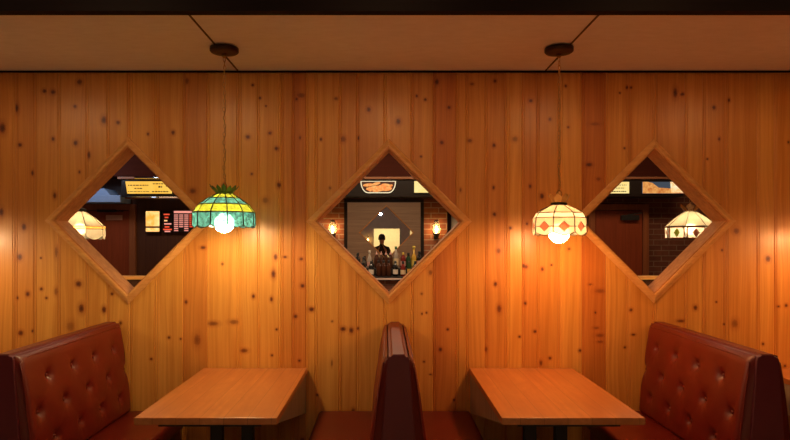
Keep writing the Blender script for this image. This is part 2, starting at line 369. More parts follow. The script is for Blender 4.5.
def board_wall():
    verts = []; faces = []; kn = []; bd = []
    vid = {}
    def V(x, y, z):
        k = (round(x,5), round(y,5), round(z,5))
        if k not in vid: vid[k] = len(verts); verts.append(k)
        return vid[k]
    for bi in range(len(bx)-1):
        xa, xb = bx[bi], bx[bi+1]
        pa = xa/ (D0/F)+CX; tone = random.uniform(0, .45); 
        for (e0, e1), t in reds.items():
            if abs(px2x(e0)-xa) < .01: tone = t
        seed = random.random()
        bp = [(xa, .006), (xa+.005, 0), (xa+.013, 0), (xa+.0165, .0045), (xa+.020, 0)]
        if random.random() < .5 and xb-xa > .13: bp += [(xb-.020, 0), (xb-.0165, .0045), (xb-.013, 0)]
        bp += [(xb-.005, 0), (xb, .006)]
        mid = []
        ff = [q for q in range(len(bp)-1) if bp[q+1][0]-bp[q][0] > .04]
        for q in ff:
            nn = int((bp[q+1][0]-bp[q][0])/.022)
            bp += [(bp[q][0]+(bp[q+1][0]-bp[q][0])*t/nn, 0) for t in range(1, nn)]
        bp.sort()
        for (cx, cz, h) in OPEN:
            for t in (cx-h, cx, cx+h):
                if xa < t < xb: mid.append(t)
        for t in mid:
            bp.sort()
            for i in range(len(bp)-1):
                if bp[i][0] < t < bp[i+1][0]:
                    u = (t-bp[i][0])/(bp[i+1][0]-bp[i][0]); bp.append((t, bp[i][1]+u*(bp[i+1][1]-bp[i][1]))); break
        bp.sort()
        ks = [k for k in knots if xa <= k[0] <= xb]
        for i in range(len(bp)-1):
            (x0, y0), (x1, y1) = bp[i], bp[i+1]
            xm = (x0+x1)/2; spans = None
            for (cx, cz, h) in OPEN:
                if abs(xm-cx) < h:
                    q0, q1 = max(0, h-abs(x0-cx)), max(0, h-abs(x1-cx))
                    spans = [((0, 0), (cz-q0, cz-q1)), ((cz+q0, cz+q1), (H, H))]
            if spans is None: spans = [((0, 0), (H, H))]
            for (a0, a1), (b0, b1) in spans:
                n = max(1, int(max(b0-a0, b1-a1)/.022))
                for r in range(n):
                    u0, u1 = r/n, (r+1)/n
                    c = [(x0,y0,a0+(b0-a0)*u0),(x1,y1,a1+(b1-a1)*u0),(x1,y1,a1+(b1-a1)*u1),(x0,y0,a0+(b0-a0)*u1)]
                    zc = sum(p[2] for p in c)/4
                    ids = [V(*p) for p in c]
                    if len(set(ids)) < 3: continue
                    best = None; bdst = 1e9
                    for k in ks:
                        d = math.hypot((zc-k[1])/k[3], (xm-k[0])/k[2]); dz9 = abs(zc-k[1])/k[3]
                        if d < bdst: bdst = d; best = k
                    faces.append(ids if len(set(ids)) == 4 else list(dict.fromkeys(ids)))
                    for p in (c if len(set(ids)) == 4 else [c[ids.index(j)] for j in dict.fromkeys(ids)]):
                        if best and bdst < 9: kn.append(((p[0]-best[0])/best[2], (p[2]-best[1])/best[3], best[4]))
                        else: kn.append((50., 50., 0.))
                        bd.append((tone, seed, 0, 1))
    me = bpy.data.meshes.new('wall_partition'); me.from_pydata(verts, [], faces)
    a = me.attributes.new('knot', 'FLOAT_VECTOR', 'CORNER'); a.data.foreach_set('vector', [q for v in kn for q in v])
    a = me.attributes.new('board', 'FLOAT_COLOR', 'CORNER'); a.data.foreach_set('color', [q for v in bd for q in v])
    me.materials.append(M['pine'])
    o = bpy.data.objects.new('wall_partition', me); COL.objects.link(o)
    return o
w = struct(board_wall(), 'knotty pine board wall with three diamond openings')
# rear skin of the same partition (faces the bar)
def rear_skin():
    mb = MB(); xs = sorted({XL, XR} | {round(cx+s*h, 6) for cx, cz, h in OPEN for s in (-1, 0, 1)})
    HT = 3.2
    for i in range(len(xs)-1):
        x0, x1 = xs[i], xs[i+1]; xm = (x0+x1)/2; sp = [((0,0),(HT,HT))]
        for cx, cz, h in OPEN:
            if abs(xm-cx) < h:
                q0, q1 = max(0, h-abs(x0-cx)), max(0, h-abs(x1-cx)); sp = [((0,0),(cz-q0,cz-q1)), ((cz+q0,cz+q1),(HT,HT))]
        for (a0,a1),(b0,b1) in sp:
            mb.add([(x0,T,a0),(x1,T,a1),(x1,T,b1),(x0,T,b0)], [(0,3,2,1)])
    return mb.build('wall_bar_side', M['back'], fix=False)
struct(rear_skin())
# diamond frames
for i, (cx, cz, h) in enumerate(OPEN):
    w = struct(empty('window_%d' % (i+1), (cx, 0, cz-h)), 'diamond shaped pass-through framed in pine')
    h0 = h; w45 = math.sqrt(2)
    tips = [(0, 1), (1, 0), (0, -1), (-1, 0)]
    for k in range(4):
        a = Vector(tips[k]); b_ = Vector(tips[(k+1) % 4])
        def P(t, hh, y): q = t*hh; return (q.x, y, q.y+h)
        # jamb board lining the opening, a hair inside the wall skins
        mb = MB()
        hi, ho = h0-.022, h0-.001
        mb.add([P(a,hi,-.012),P(b_,hi,-.012),P(b_,ho,-.012),P(a,ho,-.012),P(a,hi,T+.006),P(b_,hi,T+.006),P(b_,ho,T+.006),P(a,ho,T+.006)],
               [(0,1,2,3),(4,7,6,5),(0,4,5,1),(1,5,6,2),(2,6,7,3),(3,7,4,0)])
        mb.build('jamb', M['jamb'], w)
        # casing: rounded moulding mitred at the tips
        prof = [(-.012,-.012),(-.012,-.022),(-.004,-.027),(.010,-.027),(.026,-.021),(.040,-.013),(.052,-.010),(.056,-.0005),(-.012,-.0005)]
        vs = [P(t, h0+o_, y) for t in (a, b_) for o_, y in prof]; n = len(prof)
        mb = MB(); mb.add(vs, [(j, (j+1)%n, (j+1)%n+n, j+n) for j in range(n)]+[tuple(range(n-1,-1,-1)), tuple(range(n,2*n))])
        mb.build('casing', M['casing'], w)

# dark gap / ledge between wall and soffit, soffit, beam, ceilings
struct(MB().box(XL, XR, -1.125, -.004, H+.006, H+.05).build('ceiling_soffit', M['soffit']), 'pale textured soffit over the booths')
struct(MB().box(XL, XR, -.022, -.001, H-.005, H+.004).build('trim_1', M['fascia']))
struct(MB().box(XL, XR, -1.19, -1.127, H-.004, 3.2).build('trim_2', M['fascia']), 'dark stained beam along the soffit edge')
for k, xx in enumerate((-1.068, 1.165)):
    struct(MB().box(xx-.005, xx+.005, -1.124, -.032, H+.001, H+.0065).build('trim_%d' % (k+3), simple('seam_brown%d' % k, (0.12, 0.06, 0.03), 0.8)), 'thin dark joint in the soffit')
YB = -7.2
struct(MB().box(XL, XR, YB, 3.95, 3.2, 3.26).build('ceiling', M['plum']))
struct(MB().box(XL-.3, XR+.3, YB-2.6, 4.3, -.06, 0).build('floor', M['floor']))
struct(MB().box(XL-.1, XL, YB, 3.95, 0, 3.2).build('wall_left', M['darkwood']))
struct(MB().box(XR, XR+.1, YB, 3.95, 0, 3.2).build('wall_right', M['darkwood']))
# wall behind the photographer with a doorway into a bright hall
dx0, dx1, dz = -.36, .47, 2.02
mb = MB(); mb.box(XL, dx0, YB-.12, YB, 0, 3.2); mb.box(dx1, .80, YB-.12, YB, 0, 3.2); mb.box(1.15, XR, YB-.12, YB, 0, 3.2); mb.box(dx0, dx1, YB-.12, YB, dz, 3.2)
mb.box(.80, 1.15, YB-.12, YB, 0, .6); mb.box(.80, 1.15, YB-.12, YB, 2.35, 3.2)
struct(mb.build('wall_back', M['beige']))
struct(MB().box(-2.2, 2.2, YB-2.5, YB-2.4, 0, 2.6).build('wall_hall', M['cream']))
struct(MB().box(-2.2, 2.2, YB-2.4, YB-.13, 2.6, 2.66).build('ceiling_hall', M['cream']))
# ------------------------------------------------------------------ booths
def booth(cx, label, name_group='double booth benches along the pine wall'):
    r = tag(empty('booth_bench', (cx, 0, 0)), label, 'booth bench', name_group)
    Y0, Y1 = -1.275, -.03
    def core(z): return .058+(1.062-z)/.422*.029 if z > .64 else .087+(.64-z)/.64*.018
    # end panel / core with slightly crowned cap
    prof = [(-.105,.0),(-.099,.2),(-.087,.64),(-.058,1.062),(-.052,1.076),(-.038,1.080),(-.031,1.089),(.031,1.089),(.038,1.080),(.052,1.076),(.058,1.062),(.087,.64),(.099,.2),(.105,.0)]
    c = MB().prism_y(prof, Y0, Y1).build('end_panel', M['redend'], r, bevel=.004, seg=2)
    cap = MB().prism_y([(-.038,1.074),(-.033,1.092),(.033,1.092),(.038,1.074)], Y0+.004, Y1).build('top_cap', M['red'], r, bevel=.006, seg=3)
    for s in (-1, 1):
        buttons = []
        for zi, zrow in enumerate((.925, .755, .585)):
            ys = (-.20,-.47,-.74,-1.01) if zi % 2 == 0 else (-.065,-.335,-.605,-.875,-1.145)
            for y in ys: buttons.append((y, zrow))
        z0, z1 = .44, 1.082; ya, yb = -1.262, -.035
        nu, nv = 110, 60; vs = []
        def surf(y, z):
            f1 = min((y-ya), (yb-y))/.045; f2 = min((z1-z)/.065, (z-z0)/.03)
            q1 = 1-max(0, 1-f1)**2; q2 = 1-max(0, 1-f2)**2
            e = math.sqrt(max(0, q1))*math.sqrt(max(0, q2))
            th = .022+(1.07-z)*.075
            bulge = .010*math.sin(PI*min(1, max(0, (z-z0)/(z1-z0))))
            d = 0
            for (by, bz) in buttons:
                dy, dz_ = y-by, z-bz
                if abs(dy) > .2 or abs(dz_) > .2: continue
                rr = dy*dy+dz_*dz_
                d += .020*math.exp(-rr/.0009)+.010*math.exp(-rr/.007)
                # folds running off each button towards its neighbours
                for sy, sz in ((1,1),(1,-1),(-1,1),(-1,-1)):
                    L = math.hypot(.135,.17); ux, uz = sy*.135/L, sz*.17/L
                    t = dy*ux+dz_*uz; p = -dy*uz+dz_*ux
                    if 0 < t < L*.55: d += .0035*math.exp(-p*p/.00005)*(1-t/(L*.55))
                if -.11 < dz_ < 0: d += .004*math.exp(-dy*dy/.00008)*(1+dz_/.11)
            return core(z)+.001+(th+bulge)*e-d*e
        for j in range(nv+1):
            v = j/nv; z = z0+(z1-z0)*(v if 0 < v < 1 else v)
            for i in range(nu+1):
                u = .5-.5*math.cos(PI*i/nu) if False else i/nu
                y = ya+(yb-ya)*u
                vs.append((s*surf(y, z), y, z))
        fs = [(j*(nu+1)+i, j*(nu+1)+i+1, (j+1)*(nu+1)+i+1, (j+1)*(nu+1)+i) for j in range(nv) for i in range(nu)]
        mb = MB(); mb.add(vs, fs, True)
        bk = mb.build('backrest', M['red'], r)
        pip = []
        for (y, z) in [(ya+.012, .46+(1.04-.46)*k/10) for k in range(11)]+[(ya+.012+(yb-ya-.02)*k/14, 1.062) for k in range(1, 15)]:
            pip.append((s*(surf(y, z)+.0005), y, z))
        MB().tube(pip, .0045, 6).build('piping', M['red'], bk)
        for (by, bz) in buttons:
            b_ = MB().sphere((0,0,0), .011, 10, 6, .5); o = b_.build('button', M['red'], bk)
            o.rotation_euler = (0, s*PI/2, 0); o.location = (s*(surf(by, bz)+.002), by, bz)
        x0, x1 = (.107, .55) if s > 0 else (-.55, -.107)
        soft_box('seat', M['red'], r, x0, x1, -1.262, -.035, .335, .452, .03, 5)
        xa, xb = (.107, .50) if s > 0 else (-.50, -.107)
        MB().box(xa, xb, -1.25, -.035, 0.0, .332).build('seat_base', M['redend'], r, bevel=.004)
    return r
booth(.07, 'oxblood red double booth bench in the middle, under the centre diamond')
booth(-1.985, 'red tufted booth bench at the far left, under the left diamond')
booth(1.985, 'red tufted booth bench at right, under the right diamond')

# ------------------------------------------------------------------ tables
def table(cx, label, w=.752):
    r = tag(empty('booth_table', (cx, 0, 0)), label, 'table', 'wooden booth tables along the pine wall')
    hw = w/2
    MB().box(-hw, hw, -1.24, -.012, .715, .752).build('tabletop', M['table'], r, bevel=.003)
    MB().box(-hw+.10, hw-.10, -1.16, -.05, .682, .714).build('sub_frame', M['black'], r)
    for s in (-1, 1):
        x0 = s*(hw-.028); x1 = s*(hw-.008)
        MB().prism_x([(-.012,.714),(-1.16,.714),(-1.16,.70),(-.05,.43),(-.03,.425),(-.012,.44)], min(x0,x1), max(x0,x1)).build('bracket', M['gusset'], r, bevel=.002)
        MB().box(s*.095-.036, s*.095+.036, -.70, -.64, .035, .681).build('leg', M['black'], r, bevel=.003)
    mb = MB(); mb.box(-.28, .28, -.71, -.63, 0, .034); mb.box(-.05, .05, -1.05, -.28, 0, .0345); mb.build('foot', M['black'], r, bevel=.004)
    return r
table(-.942, 'honey brown plank table at left, below the teal lampshade')
table(.989, 'honey brown plank table at right, below the cream lampshade')
table(3.07, 'brown table mostly cut off by the right frame edge, behind the right bench')

# ------------------------------------------------------------------ pendant lamps
def facet_band(mb, rz, n, rot=0.0, thick=.0025):
    for (r0, z0), (r1, z1) in zip(rz[:-1], rz[1:]):
        for k in range(n):
            a0, a1 = rot+2*PI*k/n, rot+2*PI*(k+1)/n
            mb.add([(r0*math.cos(a0), r0*math.sin(a0), z0), (r0*math.cos(a1), r0*math.sin(a1), z0), (r1*math.cos(a1), r1*math.sin(a1), z1), (r1*math.cos(a0), r1*math.sin(a0), z1)], [(0,1,2,3)])
def ring(mb, r, z, n, rot, t=.0036):
    pts = [(r*math.cos(rot+2*PI*k/n), r*math.sin(rot+2*PI*k/n), z) for k in range(n+1)]; mb.tube(pts, t, 6, cap=False)
def skirt(mb, r0, z0, r1, z1, drop, n, rot, sub=8, w=None):
    """facets whose lower edge is a scallop"""
    rows = []
    for k in range(n):
        a0, a1 = rot+2*PI*k/n, rot+2*PI*(k+1)/n
        for j in range(sub):
            q = []
            for t in (j/sub, (j+1)/sub):
                def pt(r, z, t=t): return (r*((1-t)*math.cos(a0)+t*math.cos(a1)), r*((1-t)*math.sin(a0)+t*math.sin(a1)), z)
                q.append((pt(r0, z0), pt(r1, z1-drop*math.sin(PI*t))))
            mb.add([q[0][0], q[1][0], q[1][1], q[0][1]], [(0,1,2,3)])
            rows += [q[0][1], q[1][1]]
    return rows
def chain(root, ztop, zbot, mat, wire=True):
    mb = MB(); n = int((ztop-zbot)/.026); 
    for k in range(n):
        z = ztop-(k+.5)*(ztop-zbot)/n
        sway = .003*math.sin(k*.9)
        mt = Matrix.Translation((sway, 0, z)) @ Matrix.Rotation((PI/2 if k % 2 else 0)+.3, 4, 'Z')
        mb.torus(mt, .0078, .0019, 10, 5, 2.0)
    c = mb.build('chain', mat, root)
    if wire:
        pts = [(.006*math.sin(q*.9)+.003, .006*math.cos(q*.9), zbot+(ztop-zbot)*q/36) for q in range(37)]
        MB().tube(pts, .0022, 6).build('power_cord', M['brass'], root)
def canopy(root, z):
    MB().lathe([(.020,-.040),(.055,-.036),(.082,-.030),(.090,-.022),(.090,-.001)], 32, cz=z).build('canopy', M['bronze'], root)
    MB().lathe([(.008,-.062),(.014,-.056),(.014,-.042)], 12, cz=z).build('canopy_loop', M['brass'], root)

def teal_lamp(x, y, label):
    zt = 1.990
    r = tag(empty('pendant_lamp', (x, y, zt)), label, 'pendant lamp')
    canopy(r, H-zt); chain(r, H-.06-zt, .035, M['brass'])
    n = 12; rot = PI/2*0+.09+PI/12
    Z = lambda py: px2z(py, -.55)-zt
    P = [(.052, Z(194)), (.100, Z(198.3)), (.155, Z(204.6)), (.194, Z(212.6))]
    for a, b_, mt, lb in ((0,1,'yellow','yellow glass'), (1,2,'teal','teal glass'), (2,3,'yellow','yellow glass')):
        mb = MB(); facet_band(mb, [P[a], P[b_]], n, rot); o = mb.build('glass_band', M[mt], r, fix=False); o['label'] = lb+' band'
    mb = MB(); rows = skirt(mb, .194, Z(212.6), .196, Z(225.2), .016, n, rot); mb.build('glass_skirt', M['teal'], r, fix=False)['label'] = 'teal scalloped glass skirt'
    mb = MB()
    for rr, zz in P: ring(mb, rr+.001, zz, n, rot)
    for k in range(n):
        a = rot+2*PI*k/n
        mb.tube([(q*1.004*math.cos(a), q*1.004*math.sin(a), zz) for q, zz in P+[(.196, Z(225.2))]], .0036, 6)
    for k in range(0, len(rows), 16):
        mb.tube(rows[k:k+16], .0026, 6)
    mb.build('lead_came', M['lead'], r)
    MB().lathe([(.0505, Z(194)+.001), (.050, Z(194)+.006), (.010, Z(194)+.010)], 24).build('shade_cap', M['lead'], r)
    # spiked crown: leaves flaring outwards
    mb = MB(); nc = 14
    mb.lathe([(.052, Z(194)-.002), (.058, Z(194)+.010), (.058, Z(194)+.016)], 24, close=False)
    for k in range(nc):
        a = 2*PI*k/nc; da = PI/nc
        hh = .040+.010*((k*7) % 3-1)*.6
        p0 = [(.058*math.cos(a-da), .058*math.sin(a-da), Z(194)+.012), (.058*math.cos(a+da), .058*math.sin(a+da), Z(194)+.012),
              (.080*math.cos(a+da*.8), .080*math.sin(a+da*.8), Z(194)+.012+hh*.6), (.094*math.cos(a), .094*math.sin(a), Z(194)+.014+hh), (.080*math.cos(a-da*.8), .080*math.sin(a-da*.8), Z(194)+.012+hh*.6)]
        inn = [(v[0]*.96, v[1]*.96, v[2]) for v in p0]
        mb.add(p0+inn, [(0,1,2,3,4),(9,8,7,6,5)]+[(i,(i+1)%5+0,(i+1)%5+5,i+5) for i in range(5)])
    mb.build('crown', M['greencrown'], r)['label'] = 'dark green spiked metal crown'
    MB().lathe([(.006,.06),(.018,.045),(.020,-.02),(.020,-.085)], 16).build('socket', M['brass'], r)
    MB().sphere((0,0,Z(223)), .062, 28, 16).build('bulb', M['bulb'], r)
    return r
def MB_one(q, r, mat='pink_g', name='glass_lozenge'):
    mb = MB(); mb.add(q, [(0,1,2,3)]); o = mb.build(name, M[mat], r, fix=False); o['label'] = 'rose glass lozenge' if mat == 'pink_g' else 'yellow glass lozenge'
def cream_lamp(x, y, label, bm='bulb2'):
    zt = 1.955
    r = tag(empty('pendant_lamp', (x, y, zt)), label, 'pendant lamp')
    canopy(r, H-zt); chain(r, H-.06-zt, .03, M['brass'])
    Z = lambda py: px2z(py, -.55)-zt
    n = 8; rot = math.radians(-95-22.5)
    def band(nm, pts, mt, lb):
        mb = MB(); facet_band(mb, pts, n, rot); mb.build(nm, M[mt], r, fix=False)['label'] = lb
    up = [(.045, Z(205)), (.078, Z(207.2)), (.115, Z(210)), (.146, Z(213))]
    band('glass_dome', up, 'cream_g', 'cream glass dome')
    band('glass_band', [(.146, Z(213)), (.166, Z(217.9))], 'white_g', 'white glass band')
    R = .170; zA, zB = Z(217.9), Z(232.2)
    # skirt with a rose lozenge in every facet: cut the facet around the lozenge
    sk = MB(); lead = MB()
    zc = Z(226.6); hh = .031; hw = .27
    for k in range(n):
        a0, a1 = rot+2*PI*k/n, rot+2*PI*(k+1)/n
        def pt(t, z, rr=R): return (rr*((1-t)*math.cos(a0)+t*math.cos(a1)), rr*((1-t)*math.sin(a0)+t*math.sin(a1)), z)
        top, bot, lf, rt = pt(.5, zc+hh), pt(.5, zc-hh), pt(.5-hw, zc), pt(.5+hw, zc)
        MB_one([top, rt, bot, lf], r)
        TL, TM, TR = pt(0, zA, R*.985), pt(.5, zA, R*.985), pt(1, zA, R*.985)
        ML, MR = pt(0, zc), pt(1, zc); BL, BM, BR = pt(0, zB), pt(.5, zB), pt(1, zB)
        sk.add([TL,TM,top,lf,ML], [(0,1,2,3,4)]); sk.add([TM,TR,MR,rt,top], [(0,1,2,3,4)])
        sk.add([ML,lf,bot,BM,BL], [(0,1,2,3,4)]); sk.add([rt,MR,BR,BM,bot], [(0,1,2,3,4)])
        e = 1.004
        L = lambda *p: lead.tube([(q[0]*e, q[1]*e, q[2]) for q in p], .0028, 6)
        L(top, rt, bot, lf, top); L(ML, lf); L(rt, MR); 
        prev = None; pts = []
        for j in range(11):
            t = j/10; pts.append(pt(t, zB-.020*math.sin(PI*t)))
        for j in range(10): sk.add([pt(j/10, zB), pt((j+1)/10, zB), pts[j+1], pts[j]], [(0,1,2,3)])
        L(*pts)
    sk.build('glass_skirt', M['cream_g'], r, fix=False)['label'] = 'cream scalloped glass skirt'
    for rr, zz in up[:1]+[(.146, Z(213)), (.167, Z(217.9))]: ring(lead, rr+.001, zz, n, rot, .0032)
    for k in range(n):
        a = rot+2*PI*k/n
        lead.tube([(q*1.005*math.cos(a), q*1.005*math.sin(a), zz) for q, zz in up+[(.166, Z(217.9)), (.170, zB)]], .0034, 6)
    lead.build('lead_came', M['lead'], r)
    mb = MB(); nc = 8
    for k in range(nc):
        a0, a1 = 2*PI*k/nc, 2*PI*(k+1)/nc; am = (a0+a1)/2
        z0 = Z(203.2); c5 = [(.040,z0,a0),(.040,z0,a1),(.062,z0+.036,a1),(.070,z0+.060,am),(.062,z0+.036,a0)]
        mb.add([(q*math.cos(a), q*math.sin(a), z) for q, z, a in c5], [(0,1,2,3,4)])
        mb.add([(q*.96*math.cos(a), q*.96*math.sin(a), z) for q, z, a in c5], [(4,3,2,1,0)])
    mb.build('crown', M['crown_amber'], r, fix=False)['label'] = 'amber glass petal crown'
    MB().lathe([(.050, Z(205.4)), (.052, Z(204.6)), (.050, Z(203)), (.040, Z(202.8))], 24).build('crown_ring', M['lead'], r)
    MB().lathe([(.006,.05),(.017,.035),(.019,-.03),(.019,-.075)], 16).build('socket', M['brass'], r)
    MB().sphere((0,0,Z(233.2)), .064, 28, 16).build('bulb', M[bm], r)
    return r
teal_lamp(px2x(224.3, -.55), -.55, 'stained glass pendant lamp with teal and yellow panes and green crown, over left table')
c1 = cream_lamp(px2x(559, -.55), -.55, 'stained glass pendant lamp with cream panes and rose lozenges, over right table')
tag(c1.children[0], None)
for xx, lb in ((-3.2, 'cream stained glass pendant lamp beyond the left frame edge'), (3.22, 'cream stained glass pendant lamp beyond the right frame edge')):
    c = copy_tree(c1); c.location = (xx, -.55, 1.955); c['label'] = lb
    if xx < 0:
        for ch in c.children:
            if ch.name.startswith('bulb'):
                ch.data = ch.data.copy(); ch.data.materials[0] = M['bulb']

# lamps on the far side of the partition
def cone_lamp(px, yd, label, kind):
    x = px2x(px, yd); z0 = px2z(240, yd); S = (yd+D0)/F
    r = tag(empty('pendant_lamp', (x, yd, z0)), label, 'pendant lamp')
    n = 8; rot = math.radians(-90+ (8 if kind else -6))
    Z = lambda py: px2z(py, yd)-z0
    zm, zb, ztop = Z(226.5), Z(239), Z(211.5)
    Ro = .205; Rt = .045
    mb = MB(); facet_band(mb, [(Rt, ztop), (Ro*.62, (ztop+zm)/2+.006), (Ro, zm)], n, rot); mb.build('glass_cone', M['cream_g'], r, fix=False)
    if kind:
        mb = MB(); facet_band(mb, [(Ro, zm), (Ro, zb)], n, rot); mb.build('glass_skirt', M['white_g'], r, fix=False)
    else:
        mb = MB(); facet_band(mb, [(Ro, zm), (Ro, zm-.022)], n, rot); o = mb.build('glass_band', M['amber_g'], r, fix=False)
        mb = MB(); skirt(mb, Ro, zm-.022, Ro, zb+.03, .035, n, rot); mb.build('glass_skirt', M['cream_g'], r, fix=False)
    lead = MB()
    for k in range(n):
        a = rot+2*PI*k/n; lead.tube([(q*1.004*math.cos(a), q*1.004*math.sin(a), z) for q, z in ((Rt, ztop), (Ro*.62, (ztop+zm)/2+.006), (Ro, zm), (Ro, zb if kind else zb+.03))], .0024, 6)
    ring(lead, Ro+.001, zm, n, rot); ring(lead, Rt, ztop, n, rot)
    if kind: ring(lead, Ro+.001, zb, n, rot)
    else: ring(lead, Ro+.001, zm-.022, n, rot)
    lead.build('lead_came', M['lead'], r)
    if kind:
        br = MB()
        for k in range(n):
            a0, a1 = rot+2*PI*k/n, rot+2*PI*(k+1)/n
            def pt(t, z, rr=Ro*1.006): return (rr*((1-t)*math.cos(a0)+t*math.cos(a1)), rr*((1-t)*math.sin(a0)+t*math.sin(a1)), z)
            zc = (zm+zb)/2
            MB_one([pt(.5, zc+.04), pt(.68, zc), pt(.5, zc-.04), pt(.32, zc)], r, 'pink_g' if k % 2 else 'yellow')
            for t in (.08, .92): br.tube([pt(t, zm), pt(t, zb)], .006, 6)
            br.tube([pt(0, zm-.006), pt(1, zm-.006)], .006, 6); br.tube([pt(0, zb+.006), pt(1, zb+.006)], .006, 6)
        br.build('glass_border', M['rose_bright'], r, fix=False)['label'] = 'rose glass borders'
        cr = MB()
        for k in range(6):
            a = 2*PI*k/6; da = .40
            p = [(.035*math.cos(a-.3), .035*math.sin(a-.3), ztop), (.035*math.cos(a+.3), .035*math.sin(a+.3), ztop), (.085*math.cos(a+da), .085*math.sin(a+da), ztop+.045), (.085*math.cos(a), .085*math.sin(a), ztop+.068), (.075*math.cos(a-da), .075*math.sin(a-da), ztop+.045)]
            cr.add(p+[(v[0]*.93, v[1]*.93, v[2]) for v in p], [(0,1,2,3,4),(9,8,7,6,5)]+[(i,(i+1)%5,(i+1)%5+5,i+5) for i in range(5)])
        cr.build('crown', M['amber_g'], r)
    else:
        MB().lathe([(.048, ztop-.002), (.05, ztop+.02), (.02, ztop+.03)], 16).build('crown', M['black'], r)
    MB().sphere((0,0,zm-.02), .05, 20, 12).build('bulb', M['bulb_in'], r)
    MB().lathe([(.006, ztop+.06), (.018, ztop+.02), (.018, zm+.03)], 12).build('socket', M['brass'], r)
    mb = MB(); n = 44; zt = 3.2-z0
    for k in range(n):
        z = zt-.03-(k+.5)*(zt-.03-ztop-.05)/n
        mb.torus(Matrix.Translation((0,0,z)) @ Matrix.Rotation(PI/2*(k%2), 4, 'Z'), .0078, .0019, 8, 4, 2.0)
    mb.build('chain', M['brass'], r)
    MB().lathe([(.02,-.03),(.07,-.02),(.07,0)], 20, cz=zt).build('canopy', M['bronze'], r)
M['bulb_in'] = emit('bulb_small', (1.0, 0.66, 0.32), 150)
cone_lamp(80, .75, 'pale yellow pendant lamp seen through the left diamond', 0)
cone_lamp(690.5, .75, 'pendant lamp with rose bordered panes seen through the right diamond', 1)

# ------------------------------------------------------------------ the bar beyond
YW = 3.85
mb = MB()
struct(MB().box(XL, -1.95, YW, YW+.1, 0, 3.2).build('wall_bar_left', M['darkwood']))
struct(MB().box(-1.95, .86, YW, YW+.1, 0, 3.2).build('wall_bar', M['brickm']), 'red brick wall behind the bar')
struct(MB().box(.91, 1.35, YW, YW+.1, 0, 3.2).build('wall_bar_plaster', M['beige']))
struct(MB().box(.85, .90, YW-.05, YW+.1, 0, 3.2).build('trim_5', M['fascia']))
struct(MB().box(1.36, XR, YW, YW+.1, 0, 3.2).build('wall_bar_right', M['brickd']))
def sx(px, y=YW): return px2x(px, y)
def sz(py, y=YW): return px2z(py, y)
# half walls on the far side
for k, (a, b_) in enumerate(((XL, -1.35), (1.35, XR))):
    struct(MB().box(a, b_, 1.40, 1.50, 0, px2z(279.5, 1.4)).build('wall_half_'+('left', 'right')[k], M['darkwood']))
    struct(MB().box(a, b_, 1.37, 1.53, px2z(279.5, 1.4)+.001, px2z(277, 1.4)+.006).build('trim_%d' % (6+k), M['casing']))
# doors
def door(n, pa, pb, yd=YW-.02):
    x0, x1 = sx(pa), sx(pb); z1 = sz(211)
    d = struct(empty('door_%d' % n, ((x0+x1)/2, YW, 0)), 'flat brown door behind the bar')
    hw = (x1-x0)/2
    MB().box(-hw, hw, -.045, -.002, 0, z1).build('door_leaf', M['door'], d, bevel=.004)
    mb = MB(); mb.box(-hw-.085, -hw-.005, -.06, -.002, 0, z1+.09); mb.box(hw+.005, hw+.085, -.06, -.002, 0, z1+.09); mb.box(-hw-.004, hw+.004, -.06, -.002, z1+.01, z1+.09)
    mb.build('door_frame', wood('door_frame_%d' % n, (0.30, 0.10, 0.035), (0.2, 0.06, 0.02), axis=2), d, bevel=.004)
    return d, hw, z1
d, hw, z1 = door(1, 62, 130.5)
MB().box(sx(107.5)-d.location.x, sx(124)-d.location.x, -.052, -.046, sz(220.3), sz(215.3)).build('door_sign', simple('pinkish_plate', (0.55, 0.30, 0.22), 0.4), d, bevel=.002)
mb = MB(); mb.box(.05, .3, -.09, -.047, z1-.02, z1+.015); mb.tube([(.25,-.08,z1),(.42,-.12,z1-.01)], .008); mb.build('door_closer', M['black'], d)
d, hw, z1 = door(2, 594, 641)
mb = MB(); mb.box(.02, .26, -.10, -.047, z1-.13, z1-.06); mb.tube([(.1,-.09,z1-.06),(.28,-.13,z1-.03)], .008); mb.build('door_closer', M['black'], d, bevel=.004)
mb = MB(); mb.box(.10, .28, -.11, -.047, .98, 1.04); mb.build('door_handle', M['black'], d, bevel=.01)
# blue-grey cabinet over the left door
r = tag(empty('air_duct', (sx(111), YW-.01, sz(207.5)+.01)), 'pale blue-grey metal duct box above the brown door', 'air duct')
zz = sz(208); X = lambda px: sx(px)-r.location.x
zo = r.location.z
MB().box(X(92), X(131.5), -.34, -.001, .04, sz(197)-zo).build('duct_body', M['duct'], r, bevel=.006)
MB().prism_y([(X(94), sz(196.8)-zo), (X(121), sz(196.8)-zo), (X(115.5), sz(190.5)-zo), (X(96), sz(190.5)-zo)], -.32, -.001).build('duct_hood', M['duct'], r)
MB().box(X(86), X(91), -.28, -.001, .04, sz(198)-zo).build('duct_flange', M['duct'], r, bevel=.006)

